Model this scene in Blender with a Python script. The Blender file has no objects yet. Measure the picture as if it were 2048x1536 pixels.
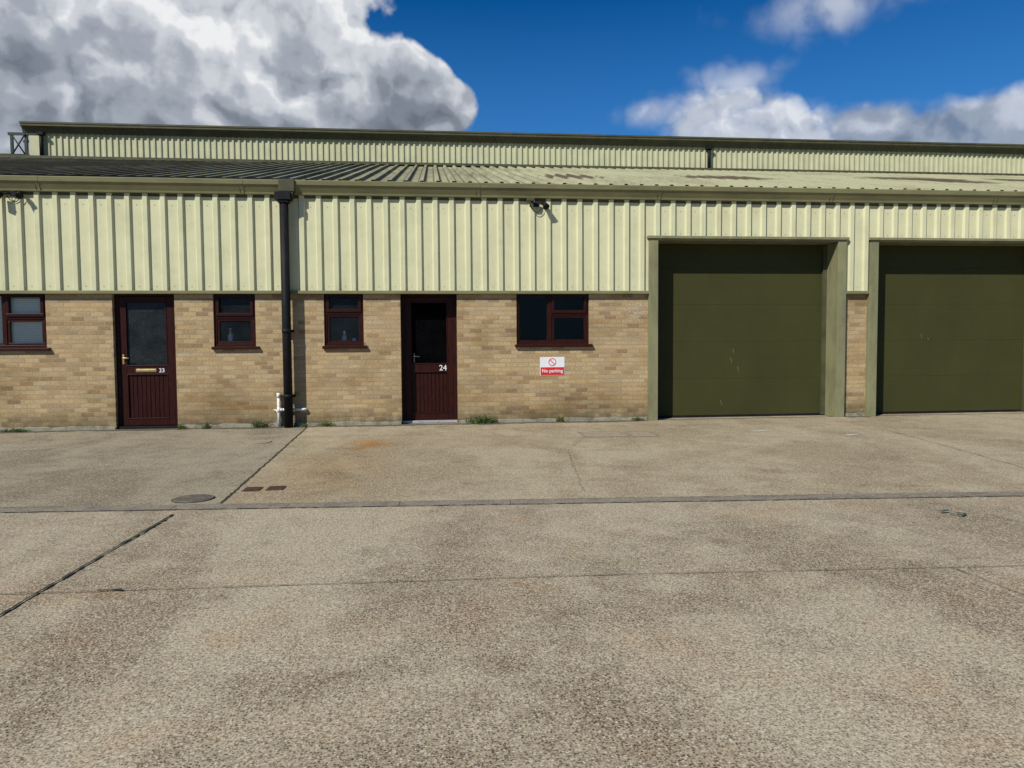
import bpy, bmesh, math, random
from mathutils import Vector, Matrix
random.seed(7)
sc = bpy.context.scene
C = sc.collection
sc.view_settings.view_transform = 'Standard'
sc.view_settings.look = 'None'
sc.view_settings.exposure = 0
R = math.radians
# ------------------------------------------------------------------ camera
FPX = 1479.0
TH, PI_, RO = R(6.0), R(3.0), 0.0071
D, H = 12.4, 1.31
F = Vector((math.sin(TH)*math.cos(PI_), math.cos(TH)*math.cos(PI_), -math.sin(PI_)))
R0 = Vector((math.cos(TH), -math.sin(TH), 0))
U0 = R0.cross(F)
RV = R0*math.cos(RO) - U0*math.sin(RO)
UV = U0*math.cos(RO) + R0*math.sin(RO)
CP = Vector((0, -D, H))
cam = bpy.data.cameras.new('camera')
cam.sensor_width = 36; cam.lens = 36*FPX/2048; cam.clip_end = 3000; cam.clip_start = 0.05
co = bpy.data.objects.new('camera', cam); C.objects.link(co)
m = Matrix((RV, UV, -F)).transposed().to_4x4(); m.translation = CP
co.matrix_world = m
sc.camera = co
def ray(px, py):
    return F + RV*((px-1024)/FPX) + UV*((768-py)/FPX)
def P(px, py, Y=0.0):
    d = ray(px, py); return CP + d*((Y-CP.y)/d.y)
def G(px, py):
    d = ray(px, py); return CP + d*(-CP.z/d.z)
def X(px, py=650, Y=0.0): return P(px, py, Y).x
def Z(px, py, Y=0.0): return P(px, py, Y).z
# ------------------------------------------------------------------ nodes
class NT:
    def __init__(s, nt): s.nt = nt
    def n(s, t, **k):
        nd = s.nt.nodes.new(t)
        for a, b in k.items(): setattr(nd, a, b)
        return nd
    def put(s, sock, v):
        if v is None: return
        if isinstance(v, bpy.types.NodeSocket): s.nt.links.new(v, sock)
        else:
            if isinstance(v, (tuple, list)) and len(v) == 3 and sock.type == 'RGBA': v = (*v, 1)
            sock.default_value = v
    def math(s, op, a, b=None, c=None, clamp=False):
        nd = s.n('ShaderNodeMath', operation=op); nd.use_clamp = clamp
        s.put(nd.inputs[0], a); s.put(nd.inputs[1], b); s.put(nd.inputs[2], c); return nd.outputs[0]
    def vm(s, op, a, b=None):
        nd = s.n('ShaderNodeVectorMath', operation=op)
        s.put(nd.inputs[0], a); s.put(nd.inputs[1], b)
        return nd.outputs['Value'] if op in ('LENGTH', 'DOT_PRODUCT', 'DISTANCE') else nd.outputs[0]
    def mix(s, f, a, b, bt='MIX'):
        nd = s.n('ShaderNodeMix', data_type='RGBA', blend_type=bt)
        s.put(nd.inputs[0], f); s.put(nd.inputs[6], a); s.put(nd.inputs[7], b); return nd.outputs[2]
    def mr(s, v, a, b, c=0.0, d=1.0, smooth=False):
        nd = s.n('ShaderNodeMapRange'); nd.clamp = True
        if smooth: nd.interpolation_type = 'SMOOTHSTEP'
        for i, x in enumerate((v, a, b, c, d)): s.put(nd.inputs[i], x)
        return nd.outputs[0]
    def noise(s, vec, scale, detail=4, rough=.55, dist=0):
        nd = s.n('ShaderNodeTexNoise')
        s.put(nd.inputs['Vector'], vec); nd.inputs['Scale'].default_value = scale
        nd.inputs['Detail'].default_value = detail; nd.inputs['Roughness'].default_value = rough
        nd.inputs['Distortion'].default_value = dist
        return nd.outputs[0]
    def vor(s, vec, scale, out='Distance', feature='F1', dims='3D'):
        nd = s.n('ShaderNodeTexVoronoi', feature=feature); nd.voronoi_dimensions = dims
        s.put(nd.inputs['Vector'], vec); nd.inputs['Scale'].default_value = scale
        return nd.outputs[out]
    def obj(s): return s.n('ShaderNodeTexCoord').outputs['Object']
    def scale(s, v, t): return s.vm('MULTIPLY', v, t)
    def ramp(s, f, stops, interp='LINEAR'):
        nd = s.n('ShaderNodeValToRGB'); cr = nd.color_ramp; cr.interpolation = interp
        while len(cr.elements) < len(stops): cr.elements.new(.5)
        for e, (p, c) in zip(cr.elements, stops): e.position = p; e.color = (*c, 1)
        s.put(nd.inputs[0], f); return nd.outputs[0]
    def bump(s, h, st=.5, dist=.01):
        nd = s.n('ShaderNodeBump'); nd.inputs['Strength'].default_value = st; nd.inputs['Distance'].default_value = dist
        s.put(nd.inputs['Height'], h); return nd.outputs[0]
def newmat(name):
    mt = bpy.data.materials.new(name); mt.use_nodes = True
    t = NT(mt.node_tree); b = mt.node_tree.nodes['Principled BSDF']
    return mt, t, b
def xyz(t, v):
    nd = t.n('ShaderNodeSeparateXYZ'); t.put(nd.inputs[0], v); return nd.outputs
def comb(t, x, y, z):
    nd = t.n('ShaderNodeCombineXYZ'); t.put(nd.inputs[0], x); t.put(nd.inputs[1], y); t.put(nd.inputs[2], z); return nd.outputs[0]
def weathered(name, col, col2, rough=.6, sc_=3.0, stretch=(1, 1, 1), lo=.45, hi=.7, bump=0.0, spec=.3, metal=0, fine=.15):
    mt, t, b = newmat(name)
    o = t.scale(t.obj(), stretch)
    f = t.mr(t.noise(o, sc_, 4, .65), lo, hi)
    c = t.mix(f, col, col2)
    if fine > .06:
        g = t.mr(t.noise(t.obj(), 60, 1), .3, .7, 1-fine, 1+fine)
        c = t.mix(1.0, c, comb(t, g, g, g), 'MULTIPLY')
    t.put(b.inputs['Base Color'], c); b.inputs['Roughness'].default_value = rough
    b.inputs['Specular IOR Level'].default_value = spec; b.inputs['Metallic'].default_value = metal
    if bump: t.put(b.inputs['Normal'], t.bump(t.noise(t.obj(), 40, 2), bump, .005))
    return mt
M = {}
M['olive'] = weathered('olive_painted_steel', (.20, .19, .092), (.135, .13, .065), .5, 1.6, (1, 1, 3), .4, .75, fine=.05)
M['olive_jamb'] = weathered('olive_jamb_paint', (.225, .22, .115), (.14, .135, .075), .5, 1.8, (2, 2, .8), .4, .75, fine=.05)
M['olive_dark'] = weathered('olive_dark_paint', (.080, .078, .038), (.048, .047, .026), .6, 2.5, (1, 1, 1), .4, .7, fine=.08)
M['maroon'] = weathered('rosewood_plastic', (.037, .0085, .0055), (.018, .0048, .0037), .42, 3, (30, 30, 2), .4, .6, spec=.14, fine=.05)
M['black'] = weathered('black_plastic', (.009, .009, .010), (.016, .016, .017), .6, 4, (1, 1, 1), spec=.15, fine=.05)
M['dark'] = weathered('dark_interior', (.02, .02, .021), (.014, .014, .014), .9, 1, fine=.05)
M['brass'] = weathered('brass', (.45, .34, .14), (.35, .26, .12), .4, 20, metal=.7)
M['steel'] = weathered('dull_aluminium', (.45, .45, .45), (.3, .3, .3), .4, 20, metal=.3)
M['darksteel'] = weathered('dark_handle_metal', (.05, .05, .05), (.035, .035, .035), .5, 20, metal=.0)
M['whiteplastic'] = weathered('white_plastic_pipe', (.7, .7, .67), (.45, .43, .37), .4, 8)
M['white'] = weathered('white_paint', (.72, .72, .72), (.68, .68, .68), .5, 8, fine=.02)
M['signred'] = weathered('sign_red', (.58, .022, .022), (.52, .025, .022), .4, 8, fine=.02)
M['darkgreen'] = weathered('dark_green_steel', (.03, .045, .03), (.02, .03, .02), .5, 4)
M['iron'] = weathered('cast_iron_cover', (.11, .095, .075), (.17, .145, .11), .75, 9, bump=.4)
M['coverfill'] = weathered('cement_filled_cover', (.30, .255, .175), (.23, .19, .13), .9, 9, bump=.4, fine=.25)
M['rust'] = weathered('rusty_iron', (.085, .042, .027), (.045, .028, .022), .85, 14, bump=.4)
M['soap'] = weathered('clear_grey_plastic', (.6, .61, .62), (.5, .5, .5), .3, 10)
M['scrap'] = weathered('green_strap', (.03, .08, .055), (.05, .07, .05), .6, 10)
M['blind'] = weathered('cream_blind', (.84, .78, .62), (.78, .72, .57), .6, 5, fine=.05)
M['moss'] = weathered('moss', (.05, .06, .02), (.03, .03, .02), .9, 12)

def cladding_mat(name, c1, c2, dirt, dlo=.52, dhi=.80):
    mt, t, b = newmat(name)
    o = t.obj(); s = xyz(t, o)
    streak = t.noise(comb(t, t.math('MULTIPLY', s[0], 11), t.math('MULTIPLY', s[1], 2), t.math('MULTIPLY', s[2], .7)), 1.0, 3, .6)
    blot = t.noise(o, 2.2, 4, .7)
    c = t.mix(t.mr(blot, .35, .7), c1, c2)
    c = t.mix(t.mr(t.math('ADD', t.math('MULTIPLY', streak, .6), t.math('MULTIPLY', blot, .4)), dlo, dhi, 0, .5), c, dirt)
    sp = t.mr(t.vor(o, 5), 0.0, .05, .45, 0)
    c = t.mix(sp, c, dirt)
    t.put(b.inputs['Base Color'], c); b.inputs['Roughness'].default_value = .6; b.inputs['Specular IOR Level'].default_value = .2
    t.put(b.inputs['Normal'], t.bump(t.noise(o, 1.5, 1), .2, .02))
    return mt
M['clad'] = cladding_mat('cream_green_cladding', (.585, .575, .365), (.53, .52, .325), (.35, .34, .21))
M['clad_back'] = cladding_mat('cream_green_cladding_far', (.50, .495, .315), (.44, .435, .275), (.30, .30, .19))
SL = R(15)
def roofpoint(px, py, zE_):
    d = ray(px, py); tn = math.tan(SL)
    k = (zE_ + (CP.y+.1)*tn - CP.z)/(d.z - d.y*tn)
    return CP + d*k
zE = Z(1000, 366, -.2)
def roof_mat(name, patches, pitch, phase):
    mt, t, b = newmat(name)
    o = t.obj(); s = xyz(t, o)
    n1 = t.noise(t.scale(o, (1, .35, .35)), 1.0, 4, .65)
    n2 = t.noise(o, 16, 3, .7)
    left = t.mr(s[0], -6.5, 4.5, .27, -.05)
    f = t.math('ADD', t.math('ADD', t.math('MULTIPLY', n1, .6), t.math('MULTIPLY', n2, .4)), left)
    c = t.mix(t.mr(f, .44, .76), (.38, .375, .235), (.11, .095, .06))
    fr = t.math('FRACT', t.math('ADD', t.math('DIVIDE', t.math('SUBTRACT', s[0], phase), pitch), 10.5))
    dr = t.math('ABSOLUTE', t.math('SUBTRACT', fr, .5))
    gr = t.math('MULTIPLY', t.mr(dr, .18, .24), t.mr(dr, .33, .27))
    c = t.mix(t.math('MULTIPLY', gr, .8), c, (.065, .06, .038))  # grime lines beside each rib, painted dark to strengthen the rib shade
    if patches:
        pn = t.math('MULTIPLY', t.math('SUBTRACT', t.noise(t.scale(o, (1.2, 1, .1)), 2, 3, .6), .5), 1.0)
        for (x, y, rx, ry) in patches:
            q = t.vm('LENGTH', t.vm('MULTIPLY', t.vm('SUBTRACT', comb(t, s[0], s[1], 0.0), (x, y, 0)), (1/rx, 1/ry, 0)))
            mm = t.mr(t.math('ADD', q, pn), .75, 1.05, .9, 0)
            c = t.mix(mm, c, (.09, .066, .045))
    t.put(b.inputs['Base Color'], c); b.inputs['Roughness'].default_value = 1.0
    b.inputs['Specular IOR Level'].default_value = .03
    t.put(b.inputs['Normal'], t.bump(n2, .3, .02))
    return mt
pp = []
for (px, py, wx) in ((1140, 355, 60), (1450, 358, 80), (1830, 361, 85), (1910, 366, 55), (2045, 364, 45)):
    a = roofpoint(px, py, zE); e = roofpoint(px+wx, py, zE)
    pp.append((a.x, a.y, e.x-a.x, 1.0))
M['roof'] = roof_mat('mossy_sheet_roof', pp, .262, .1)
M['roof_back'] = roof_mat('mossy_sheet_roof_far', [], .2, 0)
# brick
mt, t, b = newmat('buff_brick'); M['brick'] = mt
o = t.obj(); s = xyz(t, o)
wob = t.noise(o, 9, 1)
vx = t.math('ADD', t.math('ADD', s[0], s[1]), t.math('MULTIPLY', wob, .006))
vz = t.math('ADD', s[2], t.math('MULTIPLY', wob, .004))
bv = comb(t, vx, vz, 0.0)
br = t.n('ShaderNodeTexBrick'); t.put(br.inputs['Vector'], bv)
for k, v in (('Scale', 1.0), ('Mortar Size', .0062), ('Mortar Smooth', .2), ('Bias', 0.0), ('Brick Width', .200), ('Row Height', .0725)):
    br.inputs[k].default_value = v
br.inputs['Color1'].default_value = (0, 0, 0, 1); br.inputs['Color2'].default_value = (1, 1, 1, 1); br.inputs['Mortar'].default_value = (.5, .5, .5, 1)
col = t.ramp(br.outputs['Color'], [(0, (.28, .185, .092)), (.2, (.41, .295, .155)), (.45, (.465, .34, .18)), (.6, (.375, .255, .13)), (.8, (.45, .345, .20)), (1, (.27, .18, .10))])
face = t.noise(o, 35, 3, .7)
g = t.mr(face, .25, .75, .68, 1.26)
col = t.mix(1.0, col, comb(t, g, g, g), 'MULTIPLY')
col = t.mix(br.outputs['Fac'], col, (.34, .275, .18))
st = t.noise(t.scale(o, (.6, .6, 1.3)), 1.3, 4, .6)
low = t.mr(s[2], 0.0, 1.1, .17, 0)
dk = t.mr(t.math('ADD', st, low), .50, .78, 0, .82)
col = t.mix(dk, col, t.mix(1.0, col, (.52, .48, .40), 'MULTIPLY'))
base = t.math('MULTIPLY', t.mr(s[2], 0.02, .30, 1, 0), t.mr(t.noise(o, 5, 3), .33, .58))
col = t.mix(t.math('MULTIPLY', base, .8), col, (.07, .07, .045))
ef = t.math('MULTIPLY', t.mr(t.vm('DISTANCE', o, (X(1270, 625), 0, Z(1270, 622))), .12, .28, 1, 0), t.mr(face, .50, .6))
col = t.mix(t.math('MULTIPLY', ef, .5), col, (.5, .47, .42))
t.put(b.inputs['Base Color'], col); b.inputs['Roughness'].default_value = .9; b.inputs['Specular IOR Level'].default_value = .1
hgt = t.math('SUBTRACT', t.math('MULTIPLY', face, .35), br.outputs['Fac'])
t.put(b.inputs['Normal'], t.bump(hgt, .7, .006))
# garage door
mt, t, b = newmat('olive_sectional_door'); M['gdoor'] = mt
o = t.obj(); s = xyz(t, o)
w = t.math('SINE', t.math('MULTIPLY', s[2], 2*math.pi/.032))
c = t.mix(t.mr(t.noise(t.scale(o, (1, 1, .6)), 1.5, 4), .35, .7), (.050, .051, .0175), (.041, .042, .015))
t.put(b.inputs['Base Color'], c); b.inputs['Roughness'].default_value = .6; b.inputs['Specular IOR Level'].default_value = .08
t.put(b.inputs['Normal'], t.bump(w, .14, .003))
M['scuff'] = weathered('pale_scuff', (.25, .25, .17), (.16, .16, .1), .8)
# glass
def glassmat(name, tint, refl=.06, frosted=0.0, frostcol=(.05, .06, .065)):
    mt = bpy.data.materials.new(name); mt.use_nodes = True; t = NT(mt.node_tree); mt.node_tree.nodes.clear()
    out = t.n('ShaderNodeOutputMaterial')
    tr = t.n('ShaderNodeBsdfTransparent'); tr.inputs[0].default_value = (*tint, 1)
    gl = t.n('ShaderNodeBsdfGlossy'); gl.inputs['Roughness'].default_value = .03; gl.inputs['Color'].default_value = (.75, .75, .75, 1)
    base = tr.outputs[0]
    if frosted:
        df = t.n('ShaderNodeBsdfDiffuse')
        sp = t.mr(t.vor(t.obj(), 48), .05, .42, 0, 1)
        nn = t.noise(t.obj(), 5, 3)
        cc = t.mix(sp, tuple(x*3.2 for x in frostcol), frostcol)
        cc = t.mix(t.mr(nn, .4, .7, 0, .7), cc, tuple(x*.35 for x in frostcol))
        t.put(df.inputs[0], cc)
        mx = t.n('ShaderNodeMixShader'); mx.inputs[0].default_value = frosted
        t.put(mx.inputs[1], base); t.put(mx.inputs[2], df.outputs[0]); base = mx.outputs[0]
        gl.inputs['Roughness'].default_value = .2
    fr = t.n('ShaderNodeFresnel'); fr.inputs[0].default_value = 1.3
    mx = t.n('ShaderNodeMixShader'); t.put(mx.inputs[0], t.math('ADD', fr.outputs[0], refl, clamp=True))
    t.put(mx.inputs[1], base); t.put(mx.inputs[2], gl.outputs[0]); t.put(out.inputs[0], mx.outputs[0])
    return mt
M['glass'] = glassmat('window_glass', (.97, .98, .98), .0)
M['frost'] = glassmat('obscured_glass', (.94, .96, .98), .0, .22, (.03, .036, .04))
M['frostdoor'] = glassmat('obscured_door_glass', (.1, .1, .1), .0, .9, (.018, .022, .024))
M['darkglass'] = glassmat('dark_door_glass', (.05, .05, .05), -.02, .85, (.003, .003, .0035))
# concrete
def concrete(name, pale, mid, dark, agg=1.0, off=(0, 0, 0), stain=None, full=True):
    mt, t, b = newmat(name)
    o0 = t.obj(); o = t.vm('ADD', o0, off)
    big = t.noise(t.scale(o, (1, .45, 1)), .65, 2, .6, 1.0)
    med = t.noise(o, 3.0, 5, .72)
    fin = t.noise(o, 54, 3, .85)
    wear = t.mr(t.math('ADD', t.math('MULTIPLY', big, .56), t.math('MULTIPLY', med, .44)), .41, .61, 0, 1, True)
    c = t.mix(wear, pale, mid)
    sec = t.noise(o, 1.4, 4, .72)
    d2 = t.math('MULTIPLY', t.mr(sec, .50, .70, 0, .95), wear)
    c = t.mix(d2, c, dark)
    if full:
        c = t.mix(t.mr(sec, .48, .36), c, t.mix(1.0, c, (1.0, .92, .87), 'MULTIPLY'))
    g = t.mr(fin, .32, .68, .56, 1.42)
    c = t.mix(1.0, c, comb(t, g, g, g), 'MULTIPLY')
    amp = t.mr(wear, 0, 1, .62*agg, 1.0*agg)
    for scl, r0, lo, k in (((145, .55, .38, .8), (78, .42, .42, .9), (38, .16, .58, .9)) if full else ((80, .5, .40, .85),)):
        vn = t.n('ShaderNodeTexVoronoi'); vn.voronoi_dimensions = '2D'
        t.put(vn.inputs['Vector'], t.vm('ADD', o, (scl*.37, 0, 0))); vn.inputs['Scale'].default_value = scl
        rnd = xyz(t, vn.outputs['Color'])
        m_ = t.mr(vn.outputs['Distance'], r0*.7, r0, 1, 0)
        pick = t.mr(rnd[0], lo, lo+.06)
        sc2 = t.ramp(rnd[1], [(0, (.04, .031, .024)), (.28, (.11, .077, .049)), (.50, (.19, .145, .10)), (.66, (.38, .32, .225)), (.88, (.60, .54, .43))], 'CONSTANT')
        c = t.mix(t.math('MULTIPLY', t.math('MULTIPLY', t.math('MULTIPLY', m_, pick), amp), k), c, sc2)
    if stain:
        for (cx, cy, r, colr, k, ys) in stain:
            dd = t.vm('LENGTH', t.vm('MULTIPLY', t.vm('SUBTRACT', o0, (cx, cy, 0)), (1, ys, 0)))
            mm = t.math('MULTIPLY', t.mr(t.math('ADD', dd, t.math('MULTIPLY', t.math('SUBTRACT', med, .5), r*2.2)), r*.05, r, 1, 0, True), k)
            c = t.mix(mm, c, t.mix(1.0, c, colr, 'MULTIPLY'))
    t.put(b.inputs['Base Color'], c); b.inputs['Roughness'].default_value = .95; b.inputs['Specular IOR Level'].default_value = .08
    t.put(b.inputs['Normal'], t.bump(fin, .5, .006))
    return mt
g0 = G(742, 888); g1 = G(735, 905)
M['yard'] = concrete('yard_concrete', (.44, .377, .262), (.318, .262, .174), (.212, .163, .108), 1.0)
M['apron_r'] = concrete('forecourt_concrete', (.40, .338, .226), (.322, .262, .168), (.228, .178, .114), .85, (5, 2, 0),
    stain=[(g0.x, g0.y, .45, (1.0, .62, .28), .8, .6), (g1.x-.3, g1.y-1.2, 1.0, (.96, .80, .58), .5, .4)], full=False)
M['apron_l'] = concrete('forecourt_concrete_grey', (.31, .268, .188), (.222, .186, .127), (.158, .13, .088), .85, (1, 9, 0), full=False)
M['joint'] = weathered('joint_filler', (.04, .036, .025), (.075, .068, .045), .95, 8, bump=.5)
M['fineline'] = weathered('fine_joint', (.14, .12, .083), (.21, .18, .125), .95, 6)
M['crack'] = weathered('hairline_crack', (.22, .185, .125), (.28, .235, .16), .95, 6)
M['kerbstrip'] = weathered('grey_channel_concrete', (.22, .19, .145), (.15, .13, .10), .9, 4, bump=.4, fine=.3)
M['grit'] = weathered('grit', (.13, .115, .08), (.05, .05, .035), .95, 12, bump=1.0, fine=.4)
M['plinth'] = weathered('mortar_plinth', (.26, .24, .18), (.10, .10, .065), .95, 5, bump=.5, fine=.2)
M['chalk'] = weathered('pale_mark', (.5, .48, .42), (.36, .33, .27), .95, 9)
M['leaf'] = weathered('weed_green', (.07, .13, .025), (.11, .15, .04), .6, 9)
M['leafdry'] = weathered('weed_dry', (.15, .14, .06), (.2, .16, .08), .7, 9)
# ------------------------------------------------------------------ mesh builder
class B:
    def __init__(s): s.bm = bmesh.new()
    def face(s, vs, mi=0):
        f = s.bm.faces.new([s.bm.verts.new(v) for v in vs]); f.material_index = mi; return f
    def box(s, x0, x1, y0, y1, z0, z1, mi=0):
        v = [s.bm.verts.new((x, y, z)) for z in (z0, z1) for y in (y0, y1) for x in (x0, x1)]
        for q in ((0, 2, 3, 1), (4, 5, 7, 6), (0, 1, 5, 4), (2, 6, 7, 3), (0, 4, 6, 2), (1, 3, 7, 5)):
            f = s.bm.faces.new([v[i] for i in q]); f.material_index = mi
        return s
    def extrude_x(s, prof, x0, x1, mi=0, closed=True):
        a = [s.bm.verts.new((x0, y, z)) for y, z in prof]; b_ = [s.bm.verts.new((x1, y, z)) for y, z in prof]
        n = len(prof)
        for i in range(n if closed else n-1):
            f = s.bm.faces.new([a[i], a[(i+1) % n], b_[(i+1) % n], b_[i]]); f.material_index = mi
        if closed:
            s.bm.faces.new(a[::-1]).material_index = mi; s.bm.faces.new(b_).material_index = mi
        return s
    def tube(s, pts, r, seg=12, mi=0, cap=True):
        pts = [Vector(p) for p in pts]; rings = []
        for i, p in enumerate(pts):
            d = (pts[min(i+1, len(pts)-1)] - pts[max(i-1, 0)]).normalized()
            a = Vector((0, 0, 1)) if abs(d.z) < .9 else Vector((1, 0, 0))
            u = d.cross(a).normalized(); v = d.cross(u)
            rr = r[i] if isinstance(r, (list, tuple)) else r
            rings.append([s.bm.verts.new(p + u*math.cos(2*math.pi*k/seg)*rr + v*math.sin(2*math.pi*k/seg)*rr) for k in range(seg)])
        for a, b_ in zip(rings, rings[1:]):
            for k in range(seg):
                f = s.bm.faces.new([a[k], a[(k+1) % seg], b_[(k+1) % seg], b_[k]]); f.smooth = True; f.material_index = mi
        if cap:
            s.bm.faces.new(rings[0]).material_index = mi; s.bm.faces.new(rings[-1][::-1]).material_index = mi
        return s
    def corr(s, x0, x1, pitch, top, base, h, fn, mi=0, phase=0.0):
        raw = []
        k = math.floor((x0-phase)/pitch) - 1
        while phase + k*pitch < x1 + pitch:
            c = phase + k*pitch
            raw += [(c-base/2, 0), (c-top/2, h), (c+top/2, h), (c+base/2, 0)]; k += 1
        pts = []
        for (xa, ha), (xb, hb) in zip(raw, raw[1:]):
            if xb <= x0 or xa >= x1: continue
            if not pts:
                f = 0 if xa >= x0 else (x0-xa)/(xb-xa); pts.append((max(xa, x0), ha+(hb-ha)*f))
            if xb <= x1: pts.append((xb, hb))
            else: pts.append((x1, ha+(hb-ha)*(x1-xa)/(xb-xa)))
        a = [s.bm.verts.new(fn(x, hh, 0)) for x, hh in pts]; b_ = [s.bm.verts.new(fn(x, hh, 1)) for x, hh in pts]
        for i in range(len(pts)-1):
            s.bm.faces.new([a[i], a[i+1], b_[i+1], b_[i]]).material_index = mi
        return s
    def build(s, name, mats, parent=None, bevel=0, norm=True):
        if norm: bmesh.ops.recalc_face_normals(s.bm, faces=s.bm.faces)
        me = bpy.data.meshes.new(name); s.bm.to_mesh(me); s.bm.free()
        for mm in (mats if isinstance(mats, (list, tuple)) else [mats]): me.materials.append(M[mm])
        o = bpy.data.objects.new(name, me); C.objects.link(o)
        if parent: setparent(o, parent)
        if bevel:
            md = o.modifiers.new('bevel', 'BEVEL'); md.width = bevel; md.segments = 2; md.limit_method = 'ANGLE'
        return o
WL = {}
def setparent(o, p):
    o.parent = p
    o.matrix_parent_inverse = Matrix.Translation(-Vector(WL.get(p.name, (0, 0, 0))))
def thing(name, loc, label, cat, group=None):
    o = bpy.data.objects.new(name, None); C.objects.link(o); o.location = loc; WL[o.name] = tuple(loc)
    o.empty_display_size = .2
    return tag(o, label, cat, group)
def tag(o, label, cat, group=None):
    o['label'] = label; o['category'] = cat
    if group: o['group'] = group
    return o
def struct(o): o['kind'] = 'structure'; return o
def text_mesh(name, s, size, mat, cx, y, cz, parent=None, bold=.0):
    cu = bpy.data.curves.new('txt', 'FONT'); cu.body = s; cu.size = size; cu.align_x = 'CENTER'; cu.align_y = 'CENTER'
    cu.extrude = .001; cu.offset = bold
    to = bpy.data.objects.new('txt', cu); C.objects.link(to)
    bpy.context.view_layer.update()
    me = bpy.data.meshes.new_from_object(to.evaluated_get(bpy.context.evaluated_depsgraph_get()))
    bpy.data.objects.remove(to)
    me.transform(Matrix.Translation((cx, y, cz)) @ Matrix.Rotation(R(90), 4, 'X'))
    me.materials.clear(); me.materials.append(M[mat])
    o = bpy.data.objects.new(name, me); C.objects.link(o)
    if parent: setparent(o, parent)
    return o
# ------------------------------------------------------------------ ground
b_ = B(); b_.face([(-400, -400, 0), (400, -400, 0), (400, 400, 0), (-400, 400, 0)])
struct(b_.build('ground', 'yard'))
ca, cb = G(0, 1018), G(2048, 985)
cdir = (cb-ca).normalized(); cn = Vector((-cdir.y, cdir.x, 0))
def chan(x): return ca + cdir*((x-ca.x)/cdir.x)
j0, j1 = G(602, 866), G(430, 1019)
jt = j0 + (j0-j1)*((0-j0.y)/(j0-j1).y)
def onch(p, q):
    d = q-p
    k = ((ca-p).dot(cn))/d.dot(cn); return p + d*k
jb = onch(j0, j1)
b_ = B(); b_.face([(-14, 0, .004), (-14, chan(-14).y, .004), (jb.x, jb.y, .004), (jt.x, 0, .004)])
struct(b_.build('forecourt_slab', 'apron_l'))
b_ = B(); b_.face([(jt.x, 0, .004), (jb.x, jb.y, .004), (30, chan(30).y, .004), (30, 0, .004)])
struct(b_.build('forecourt_slab', 'apron_r'))
def ribbon(name, pts, w, mat, z=.008, jit=.3, step=.05, wav=0.0):
    bb = B(); L = []
    for p, q in zip(pts, pts[1:]):
        n = max(2, int((q-p).length/step)); d = (q-p).normalized(); nn = Vector((-d.y, d.x, 0))
        for i in range(n):
            c = p.lerp(q, i/n) + nn*random.uniform(-wav, wav)
            a = c + nn*w*.5*(1+random.uniform(-jit, jit)); e = c - nn*w*.5*(1+random.uniform(-jit, jit))
            L.append((a, e))
    vs = [(bb.bm.verts.new((a.x, a.y, z)), bb.bm.verts.new((e.x, e.y, z))) for a, e in L]
    for (a, e), (c, f) in zip(vs, vs[1:]): bb.bm.faces.new([a, e, f, c])
    return struct(bb.build(name, mat))
ribbon('expansion_joint', [jt, jb], .022, 'joint', jit=.5, wav=.005)
k0, k1 = G(345, 1030), G(0, 1232)
ribbon('expansion_joint', [k0, k1, k1+(k1-k0)*1.0], .017, 'joint', jit=.7, wav=.004)
ribbon('slab_joint', [k0+Vector((.012, 0, 0)), k0.lerp(k1, .45)+Vector((.014, 0, 0))], .012, 'moss', z=.0095, jit=.9, wav=.005)
c0, c1 = G(-50, 1192), G(2048, 1133)
cm = G(1250, 1150)
ribbon('slab_joint', [c0-(cm-c0)*.6, c0, cm, c1, c1+(c1-cm)], .0075, 'fineline', jit=.5, wav=.002)
ribbon('slab_joint', [G(195, 1184), G(270, 1181)], .02, 'moss', z=.012, jit=.8)
ribbon('slab_crack', [G(1760, 857), G(1900, 895), G(2048, 937), G(2400, 1040)], .009, 'crack', z=.009, jit=.6, wav=.008)
ribbon('slab_crack', [G(1168, 874), G(1135, 902), G(1150, 940), G(1168, 985)], .005, 'crack', z=.009, jit=.9, wav=.016)
ribbon('slab_crack', [G(1905, 1137), G(1990, 1168), G(2100, 1215)], .005, 'fineline', z=.009, jit=.7, wav=.008)
ribbon('slab_crack', [G(1860, 1003), G(1960, 1025), G(2100, 1060)], .005, 'crack', z=.009, jit=.7, wav=.008)
ribbon('slab_joint', [chan(-14)+cn*.008, chan(24)+cn*.008], .013, 'joint', z=.009, jit=.6, wav=.004)
ribbon('slab_joint', [chan(-14)-cn*.16, chan(24)-cn*.16], .009, 'fineline', z=.009, jit=.7, wav=.003)
bb = B(); x = -14.0
while x < 24:
    p, q = chan(x), chan(x+.908)
    dz = random.uniform(0, .003); w0, w1_ = -.002, -.152
    v = [(p+cn*w0), (q+cn*w0), (q+cn*w1_), (p+cn*w1_)]
    top = [bb.bm.verts.new((a.x, a.y, .010+dz)) for a in v]; bot = [bb.bm.verts.new((a.x, a.y, 0.0)) for a in v]
    bb.bm.faces.new(top)
    for i in range(4): bb.bm.faces.new([top[i], bot[i], bot[(i+1) % 4], top[(i+1) % 4]])
    x += .914
struct(bb.build('drainage_channel', 'kerbstrip'))
bb = B(); x = -12.0; prev = None
while x < 24:
    inside = X(1296, 835) < x < X(1688, 835) or x > X(1731, 835)
    w = .04 if inside else (.10 + .10*math.sin(x*1.7)**2 + random.uniform(0, .09))
    a = bb.bm.verts.new((x, .0, .0085)); e = bb.bm.verts.new((x, -w, .0085))
    if prev: bb.bm.faces.new([prev[0], prev[1], e, a])
    prev = (a, e); x += .07
struct(bb.build('grit_strip', 'grit'))
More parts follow.
